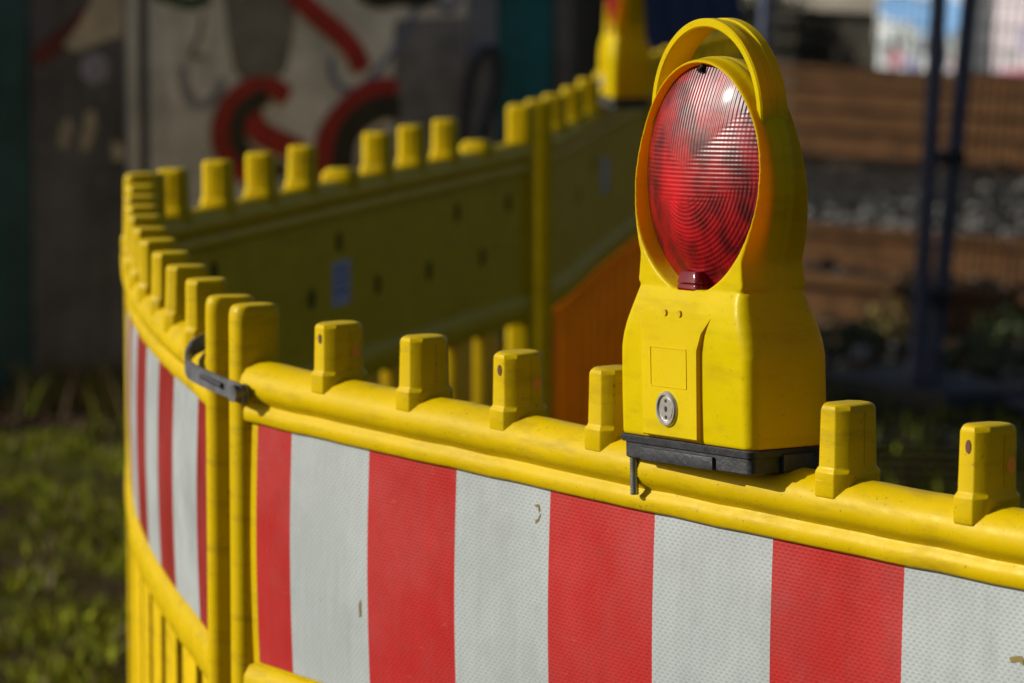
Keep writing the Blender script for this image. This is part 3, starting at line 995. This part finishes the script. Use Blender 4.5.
stroke('blue_scribble', [(0.99, 0.965), (0.984, 0.923), (1.012, 0.875), (1.07, 0.869), (1.128, 0.92), (1.209, 1.014), (1.267, 1.137)], .018, BLU, .0050)
stroke('blue_scribble', [(0.534, 0.943), (0.544, 0.881), (0.583, 0.833), (0.633, 0.858), (0.656, 0.909)], .028, LAV, .0050)
stroke('dark_scribble', [(0.596, 1.086), (0.584, 1.024), (0.562, 0.973), (0.606, 0.972)], .012, GRY, .0064)
stroke('dark_scribble', [(1.07, 1.15), (1.13, 1.12), (1.20, 1.128), (1.27, 1.12), (1.32, 1.15)], .05, (.02, .02, .025), .0050)
stroke('blue_scribble', [(1.30, 1.15), (1.33, 1.10), (1.36, 1.09), (1.39, 1.14)], .020, BLU, .0066)
stroke('red_graffiti', [(0.852, 0.851), (0.796, 0.880), (0.728, 0.874), (0.672, 0.831), (0.648, 0.769), (0.655, 0.707), (0.704, 0.650), (.80, .60)], .060, RED, .0080)
stroke('red_graffiti', [(0.734, 0.824), (0.745, 0.777), (0.789, 0.739), (0.863, 0.706), (0.897, 0.678), (.93, .63)], .070, RED, .0096)
stroke('black_graffiti', [(.79, .855), (0.762, 0.848), (0.711, 0.814), (0.694, 0.763), (0.710, 0.705), (0.770, 0.662), (0.84, 0.640)], .050, BLK, .0112)
stroke('red_graffiti', [(0.866, 1.20), (0.872, 1.145), (0.945, 1.076), (1.013, 1.022), (1.059, 0.969), (1.081, 0.921)], .062, RED, .0080)
stroke('red_graffiti', [(0.960, 0.60), (0.968, 0.724), (1.012, 0.794), (1.081, 0.850), (1.150, 0.868), (1.185, 0.855)], .066, RED, .0080)
stroke('black_graffiti', [(1.008, 0.60), (1.028, 0.727), (1.074, 0.785), (1.139, 0.815), (1.195, 0.812)], .072, BLK, .0096)
stroke('red_graffiti', [(1.080, 0.60), (1.100, 0.70), (1.15, 0.755)], .026, (.22, .03, .04), .0080)
stroke('green_scribble', [(0.45, 1.150), (0.52, 1.128), (0.563, 1.118), (0.619, 1.135)], .035, (.02, .06, .04), .0050)
stroke('red_graffiti', [(0.347, 1.20), (0.279, 1.110), (0.205, 1.045), (0.10, 0.965)], .055, (.11, .008, .012), .0030)
paint('cream_paint', [(0.294, 1.187), (0.360, 1.185), (0.360, 1.034), (0.293, 1.016), (0.219, 0.99), (0.182, 1.01), (0.234, 1.07)], (.50, .43, .34), .0046)
paint('lavender_paint', [(0.239, 0.973), (0.278, 0.989), (0.315, 0.966), (0.309, 0.916), (0.268, 0.895), (0.233, 0.929)], (.34, .33, .44), .0030)
for q in ([(0.173, 0.79), (0.197, 0.809), (0.208, 0.781), (0.19, 0.726), (0.167, 0.732)], [(0.249, 0.824), (0.276, 0.829), (0.278, 0.779), (0.254, 0.719), (0.231, 0.719)],
          [(0.325, 0.744), (0.355, 0.727), (0.36, 0.688), (0.324, 0.689)]):
    paint('cream_paint', q, (.48, .41, .32), .0030)
for i in range(14):
    w, z = random.uniform(.11, .34), random.uniform(.62, 1.02)
    s = random.uniform(.006, .016)
    paint('paint_fleck', [(w, z), (w + s, z + s * .3), (w + s * 1.1, z + s * 1.4), (w + s * .2, z + s * 1.7)], (.16, .145, .15), .0030)
# hanging hose loop
bm = bmesh.new()
tube(bm, catmull([WO + wp(*q, .035) for q in [(1.392, .45), (1.390, 0.691), (1.402, 0.818), (1.42, 0.914), (1.449, 0.967), (1.479, 0.972), (1.496, 0.934), (1.49, 0.848), (1.461, 0.764), (1.449, 0.689), (1.445, .45)]], 6), .014, 10)
tag(bm_obj('cable_loop', bm, RUBBER), 'black cable hanging in a loop against the slate part of the graffiti wall', 'cable')

# ------------------------------------------------------------------ far left of the tracks
NAVY = plain('navy_paint', (.030, .055, .17), .5, 0, var=.35, scale=1.5, bmp=.2, bscale=8)
GAP_BLACK = plain('gap_filler_black', (.012, .012, .014), .7)
cw = Vector((.82, .57, 0)).normalized(); cn = Vector((cw.y, -cw.x, 0))
CO = Vector((.375, 13.05, 0))
cont = empty('site_hoarding', CO, 'navy blue corrugated hoarding panel standing behind the farthest barrier', 'hoarding')
L = .40
foot = [cw * (L * i / 18) + cn * (0.0 if (i // 2) % 2 else -.012) for i in range(19)]
foot = foot + [p - cn * .004 for p in reversed(foot)]
bm = bmesh.new()
n = len(foot)
va = [[bm.verts.new(p + Vector((0, 0, z))) for p in foot] for z in (.10, 2.1)]
for i in range(n):
    bm.faces.new((va[0][i], va[0][(i + 1) % n], va[1][(i + 1) % n], va[1][i]))
bm_obj('corrugated_sheet', bm, NAVY, cont, smooth=False)
for w in (0.0, L):
    bm = bmesh.new(); c = cw * w - cn * .04
    box(bm, (c.x, c.y, 1.06), (.05, .05, 2.12), Matrix.Rotation(math.atan2(cw.y, cw.x), 4, 'Z'), .005)
    bm_obj('post', bm, NAVY, cont)
filler = empty('gap_filler', (.250, 12.80, 0), 'added near-black tall box filling the shadowed gap between the graffiti wall end post and the navy hoarding', 'gap filler', rot=0)  # black box added in place of a gap that lies in shadow
bm = bmesh.new(); box(bm, (0, 0, .92), (.19, .22, 1.80), bev=.01); bm_obj('filler_body', bm, GAP_BLACK, filler)
bm = bmesh.new(); box(bm, (0, -.118, .95), (.16, .014, 1.66), bev=.004); d = bm_obj('filler_front', bm, GAP_BLACK, filler)
bm = bmesh.new(); tube(bm, [(.06, -.145, .95), (.06, -.145, 1.07)], .008); bm_obj('handle', bm, STEEL, d)
bm = bmesh.new(); box(bm, (0, 0, .01), (.22, .25, .03), bev=.004); bm_obj('filler_base', bm, RUBBER, filler)

# ------------------------------------------------------------------ platform and boards beyond the tracks
PD = Vector((.55, -.83, 0)).normalized(); PN = Vector((-PD.y, PD.x, 0))
PO = Vector((2.6, 30.9, 0))
PW = plain('dark_mossy_concrete', (.040, .036, .026), .9, var=.6, scale=2.5, bmp=.6, bscale=10)
PC = plain('pale_concrete', (.30, .27, .22), .85, var=.25, scale=6)
plat = empty('railway_platform', PO, 'low railway platform with dark wall and pale edge slabs across the tracks', 'platform')
def pbox(name, l0, l1, d0, d1, z0, z1, mat, parent=plat, bev=.01):
    bm = bmesh.new()
    c = PD * (l0 + l1) / 2 + PN * (d0 + d1) / 2
    box(bm, (c.x, c.y, (z0 + z1) / 2), (l1 - l0, d1 - d0, z1 - z0), Matrix.Rotation(math.atan2(PD.y, PD.x), 4, 'Z'), bev)
    return bm_obj(name, bm, mat, parent)
pbox('platform_wall', -16, 16, 0, 5, 0, .455, PW)
for k in range(-12, 13):
    pbox('edge_slab', k * 1.25 - .62, k * 1.25 + .62, -.12, .9, .458, .60, PC)

def poster_board(l0, l1, d, label, base, top, patches, h):
    c0 = PO + PD * l0 + PN * d
    t = empty('poster_board', c0, label, 'poster board', 'pale boards in front of the platform')
    ang = math.atan2(PD.y, PD.x)
    t.rotation_euler = (0, 0, ang)
    W = l1 - l0
    bm = bmesh.new(); box(bm, (W / 2, 0, .005 + h / 2), (W, .05, h), bev=.008)
    bm_obj('board', bm, base, t)
    for x in (.06, W - .06):
        bm = bmesh.new(); box(bm, (x, .05, h / 2), (.05, .05, h), bev=.004); bm_obj('leg', bm, STEEL, t)
    for (x0, x1, z0, z1, mt) in patches:
        bm = bmesh.new()
        n_ = 9
        poly = []
        for i in range(n_):
            a = 2 * math.pi * i / n_
            poly.append(((x0 + x1) / 2 + (x1 - x0) / 2 * math.cos(a) * random.uniform(.85, 1.25), (z0 + z1) / 2 + (z1 - z0) / 2 * math.sin(a) * random.uniform(.85, 1.25)))
        poly = [(max(.01, min(W - .01, x)), max(.06, min(h, z))) for x, z in poly]
        loft(bm, [[(x, -.0255, z) for x, z in poly], [(x, -.028 - .0012 * (patches.index((x0, x1, z0, z1, mt))), z) for x, z in poly]])
        bm_obj('painted_patch', bm, mt, t, smooth=False)
    return t
WHT = plain('white_board', (.62, .66, .66), .7, var=.15, scale=3)
PKW = plain('pinkish_board', (.60, .53, .56), .7, var=.15, scale=3)
SKY_ = plain('blue_print', (.16, .36, .66), .6, var=.2)
PNK = plain('pink_print', (.45, .09, .16), .6)
PUR = plain('violet_print', (.20, .20, .46), .6)
GRN = plain('grey_green_print', (.24, .28, .27), .6)
BRD = plain('grey_board', (.06, .065, .075), .7)
poster_board(.52, 1.48, -.35, 'white board with blue top and small pink and violet marks behind the blue fence poles', WHT, SKY_,
             [(.0, .55, .40, .62, SKY_), (.35, 1.08, .33, .62, SKY_), (.14, .30, .09, .22, PNK), (.33, .48, .08, .17, PUR), (.62, .78, .07, .17, PUR), (.85, 1.0, .10, .18, PNK),
              (.18, .36, .28, .36, GRN), (.55, .66, .22, .31, PUR), (.86, .97, .25, .33, GRN), (.1, .2, .22, .27, GRN)] + [(.06 + .115 * i, .10 + .115 * i, .14 + .05 * (i % 3), .33 + .04 * (i % 2), GRN) for i in range(8)], .95)
poster_board(1.52, 1.76, -.30, 'narrow dark grey board between the white board and the pinkish board', BRD, None, [], .95)
poster_board(1.80, 2.5, -.35, 'pinkish white board at the right edge beyond the tracks', PKW, None,
             [(.05, .55, .07, .13, PNK), (.12, .2, .3, .45, PKW), (.30, .36, .26, .40, PUR), (.1, .22, .18, .24, GRN)], .95)
# white sign fixed on platform wall
bm = bmesh.new()
c = PO + PD * -1.25 + PN * -.05
box(bm, (c.x, c.y, .43), (.14, .03, .24), Matrix.Rotation(math.atan2(PD.y, PD.x), 4, 'Z'), .004)
tag(bm_obj('sign_plate', bm, WHT), 'small plain white plate on the dark platform wall above the big lamp', 'sign')

# shrubs along the platform wall
LEAFD = plain('dark_leaf', (.022, .034, .012), .7, var=.6, scale=6)
LEAFY = plain('dry_yellow_leaf', (.26, .20, .045), .7, var=.4, scale=30)
LEAFG = plain('weed_leaf', (.060, .095, .018), .6, var=.5, scale=20)
BARK = plain('bark', (.05, .035, .025), .9)
def leaf_cloud(bm, c, rx, ry, h, n, s):
    for i in range(n):
        a = random.uniform(0, 6.283); r = math.sqrt(random.random())
        p = Vector((c[0] + rx * r * math.cos(a), c[1] + ry * r * math.sin(a), c[2] + h * random.random() * (1 - .5 * r * r)))
        q = Matrix.Rotation(random.uniform(0, 6.28), 3, 'Z') @ Matrix.Rotation(random.uniform(-1.2, 1.2), 3, 'X')
        k = s * random.uniform(.6, 1.4)
        vs = [bm.verts.new(p + q @ Vector(v)) for v in ((0, 0, 0), (.32 * k, .45 * k, .06 * k), (0, k, 0), (-.32 * k, .45 * k, .06 * k))]
        bm.faces.new(vs)
def plant(name, label, cat, loc, rx, ry, h, n, s, mat, stems=4, group=None):
    t = empty(name, loc, label, cat, group)
    bm = bmesh.new(); leaf_cloud(bm, (0, 0, h * .15), rx, ry, h, n, s)
    bm_obj('foliage', bm, mat, t, smooth=False)
    bm = bmesh.new()
    for k in range(stems):
        a = 6.283 * k / stems + .4
        tube(bm, [(0, 0, 0), (rx * .35 * math.cos(a), ry * .35 * math.sin(a), h * .45), (rx * .6 * math.cos(a), ry * .6 * math.sin(a), h * .8)], [.006 + .004 * h, .005, .003], 6)
    bm_obj('stem', bm, BARK, t)
    return t
sp = PO + PD * -.95 + PN * -.45
plant('shrub', 'dark shrub against the platform wall left of the white board', 'shrub', sp, .5, .4, .55, 900, .09, LEAFD, group='dark shrubs at the platform')
sp = PO + PD * -2.1 + PN * -.45
plant('shrub', 'dark shrub against the platform wall nearest the big lamp', 'shrub', sp, .55, .4, .5, 900, .09, LEAFD, group='dark shrubs at the platform')

# ------------------------------------------------------------------ mesh fence
FB = plain('blue_fence_paint', (.070, .082, .135), .45, .1, var=.3, scale=20)
FW = plain('fence_wire', (.13, .115, .09), .8, 0, var=.2)
def fence(label, a, b_, top_off, n_v, n_h, h=1.95):
    t = empty('mesh_fence', a, label, 'fence', 'blue framed mesh fence panels')
    A = Vector(a); B = Vector(b_); T = Vector(top_off)
    D = B - A
    for q, r_ in ((0, .0245), (1, .0245)):
        bm = bmesh.new(); base = D * q
        tube(bm, [base, base + T], r_, 14); bm_obj('pole', bm, FB, t)
    for z in (.012, 1.0):
        bm = bmesh.new(); tube(bm, [T * z, D + T * z], .014, 10); bm_obj('cross_tube', bm, FB, t)
    bm = bmesh.new()
    for i in range(1, n_v):
        tube(bm, [D * i / n_v + T * .012, D * i / n_v + T], .0020, 4)
    for j in range(1, n_h):
        tube(bm, [T * j / n_h, D + T * j / n_h], .0020, 4)
    bm_obj('wire_mesh', bm, FW, t)
    return t
fl = fence('short blue mesh fence panel reaching left behind the big lamp', (1.117, 11.77, .02), (.70, 12.62, .02), (.095, .01, 1.95), 24, 30)
fr = fence('blue mesh fence panel at the right edge, its end pole leaning most', (1.172, 11.90, .02), (2.85, 9.0, .02), (.172, .01, 1.95), 84, 30)
fclamp = empty('fence_clamp', (1.155, 11.82, .31), 'lower dark clamp joining the two blue fence poles', 'clamp', 'dark clamps joining the blue poles')
def clamp_bm():
    bm = bmesh.new(); box(bm, (0, 0, 0), (.125, .075, .045), bev=.008)
    tube(bm, [(0, -.055, 0), (0, .055, 0)], .010, 10); return bm
o = bpy.data.objects.new('clamp_body', shared('clamp', clamp_bm, RUBBER)); link(o, fclamp)
c2 = fclamp.copy(); COL.objects.link(c2); c2.location = (1.196, 11.83, .70); c2['label'] = 'upper dark clamp joining the two blue fence poles'
o = o.copy(); o.scale = (.95, 1, .7); link(o, c2)
# fence foot block
bm = bmesh.new(); box(bm, (1.15, 11.84, .04), (.30, .62, .075), Matrix.Rotation(.5, 4, 'Z'), .015)
tag(bm_obj('foot_block', bm, RUBBER), 'dark foot block under the two blue fence poles', 'foot block')

# little stake, plants, leaf litter
st = empty('marker_stake', (.996, 12.15, 0), 'short brown stake with a pale grey cap left of the fence poles', 'stake')
bm = bmesh.new(); loft(bm, [[(x, y, z) for x, y in rrect(.018, .018, .004, 2)] for z in (0, .105)]); bm_obj('stake_shaft', bm, plain('brown_stake', (.16, .065, .035), .8), st)
bm = bmesh.new(); loft(bm, [[(x, y, z) for x, y in rrect(.024, .024, .008, 3)] for z in (.100, .128)] + [[(x, y, .134) for x, y in rrect(.016, .016, .006, 3)]]); bm_obj('cap', bm, plain('grey_cap', (.30, .30, .30), .7), st)
plant('dry_plant', 'small yellowish plant behind the grey capped stake', 'plant', (1.15, 12.95, .02), .10, .08, .16, 260, .035, LEAFY)
for i, (x, y, r_, lab) in enumerate([(1.36, 12.3, .13, 'green weed tuft just right of the fence poles'), (1.03, 12.75, .09, 'small weed tuft between the stake and the fence poles'),
                                      (1.52, 12.9, .12, 'weed tuft farthest right by the near track')]):
    plant('weed_tuft', lab, 'weed', (x, y, 0), r_, r_, .14, 260, .04, LEAFG, group='weed tufts near the fence')

def blades(name, n, fx, label, mats, h0, h1):
    verts, faces, mi = [], [], []
    for i in range(n):
        x, y, den = fx()
        if random.random() > den: continue
        h = random.uniform(h0, h1); w = random.uniform(.002, .0045)
        a = random.uniform(0, 6.283); lx, ly = random.uniform(-.6, .6) * h, random.uniform(-.6, .6) * h
        dx, dy = w * math.cos(a), w * math.sin(a)
        k = len(verts)
        verts += [(x - dx, y - dy, 0), (x + dx, y + dy, 0), (x + lx * .5 + dx * .7, y + ly * .5 + dy * .7, h * .65), (x + lx * .5 - dx * .7, y + ly * .5 - dy * .7, h * .65), (x + lx, y + ly, h)]
        faces += [(k, k + 1, k + 2, k + 3), (k + 3, k + 2, k + 4)]
        q = random.choices((0, 1, 2), (6, 3, 1.5))[0]
        mi += [q, q]
    o = mesh_obj(name, verts, faces, mats, None, smooth=False)
    o.data.polygons.foreach_set('material_index', mi)
    return tag(o, label, 'grass', kind='stuff')
GR = [plain('grass_blade', (.135, .160, .011), .95, var=.5, scale=3), plain('grass_blade_light', (.27, .29, .022), .95, var=.4, scale=3), plain('grass_blade_dry', (.17, .12, .05), .7, var=.4)]
import mathutils.noise as mn
def gl():
    x, y = random.uniform(-2.0, .1), random.uniform(6.3, 12.2)
    d = mn.noise(Vector((x * 5.3, y * 2.7, 0))) * .5 + .5
    return x, y, max(.03, min(1, (d - .42) * 2.8)) * max(0, min(1, ((11.75 + .48 * (x + 1.4)) - y) * 2.2 - .35))
blades('grass', 80000, gl, 'patchy short grass in front of the graffiti wall', GR, .012, .042)
def gw():
    w, d = random.uniform(-.34, 1.7), abs(random.gauss(0, .13)) + .02
    p = WO + wp(w, 0, d)
    q = mn.noise(Vector((w * 3.1, 5, 0))) * .5 + .5
    return p.x, p.y, max(0, min(1, (q - .38) * 3))
blades('tall_grass', 3800, gw, 'ragged taller grass and weeds along the foot of the wall', [GR[2], GR[0], plain('dark_weed', (.03, .036, .012), .95)], .05, .19)
def grr():
    x, y = random.uniform(.5, 2.6), random.uniform(6.5, 13.4)
    d = mn.noise(Vector((x * 2.3 + 9, y * 1.7, 0))) * .5 + .5
    return x, y, max(.03, min(1, (d - .35) * 2.0))
blades('grass', 22000, grr, 'sparse grass on the shaded ground below the fence', GR, .015, .07)
# dead leaves under the wall
verts, faces = [], []
for i in range(5200):
    w = random.uniform(-.8, 1.0); d = abs(random.gauss(0, .22 + .2 * mn.noise(Vector((w * 3, 0, 0))))) + .03
    p = WO + wp(w, random.uniform(.002, .012 + .06 * max(0, mn.noise(Vector((w * 4, 3, 0))))), d)
    a = random.uniform(0, 6.28); s = random.uniform(.010, .026)
    k = len(verts); t = random.uniform(-.6, .6)
    for q in ((0, -1), (.6, 0), (0, 1), (-.6, 0)):
        verts.append((p.x + s * (q[0] * math.cos(a) - q[1] * math.sin(a)), p.y + s * (q[0] * math.sin(a) + q[1] * math.cos(a)), p.z + s * t * q[0] + .004))
    faces.append((k, k + 1, k + 2, k + 3))
tag(mesh_obj('leaf_litter', verts, faces, plain('dead_leaf', (.06, .036, .022), .8, var=.5, scale=40), None, smooth=False), 'dead brown leaves drifted along the foot of the wall', 'leaves', kind='stuff')

# ------------------------------------------------------------------ light
SUN_EL, SUN_AZ = R(26), math.atan2(-.985, .09)      # azimuth as (x, y) = (sin, cos)
w = bpy.data.worlds.new('World'); S.world = w; w.use_nodes = True
nt = w.node_tree
sky = nt.nodes.new('ShaderNodeTexSky'); sky.sky_type = 'NISHITA'; sky.sun_disc = False
sky.sun_elevation = SUN_EL; sky.sun_rotation = SUN_AZ; sky.dust_density = 3.0; sky.air_density = 0.9
nt.links.new(sky.outputs[0], nt.nodes['Background'].inputs['Color'])
nt.nodes['Background'].inputs['Strength'].default_value = 0.065
sl_ = bpy.data.lights.new('Sun', 'SUN'); sl_.energy = 4.75; sl_.angle = R(.5); sl_.color = (1, .97, .90)
so = bpy.data.objects.new('Sun', sl_); COL.objects.link(so)
d = Vector((math.sin(SUN_AZ) * math.cos(SUN_EL), math.cos(SUN_AZ) * math.cos(SUN_EL), math.sin(SUN_EL)))
so.rotation_euler = d.to_track_quat('Z', 'Y').to_euler()
so.location = (-6, -3, 8)

# ------------------------------------------------------------------ camera
cam = bpy.data.cameras.new('Camera'); co = bpy.data.objects.new('Camera', cam); COL.objects.link(co)
co.location = (0, 0, 1.5)
co.rotation_euler = (R(90) - math.atan(476 / 4280), 0, 0)
cam.sensor_width = 36; cam.lens = 36 * 4280 / 1024
cam.clip_start = .05; cam.clip_end = 1000
cam.dof.use_dof = True; cam.dof.focus_distance = 3.52; cam.dof.aperture_fstop = 8.5
S.camera = co
S.view_settings.view_transform = 'Standard'; S.view_settings.look = 'None'
S.view_settings.exposure = -0.1; S.view_settings.gamma = 1; S.view_settings.use_curve_mapping = False
S.render.engine = 'CYCLES'
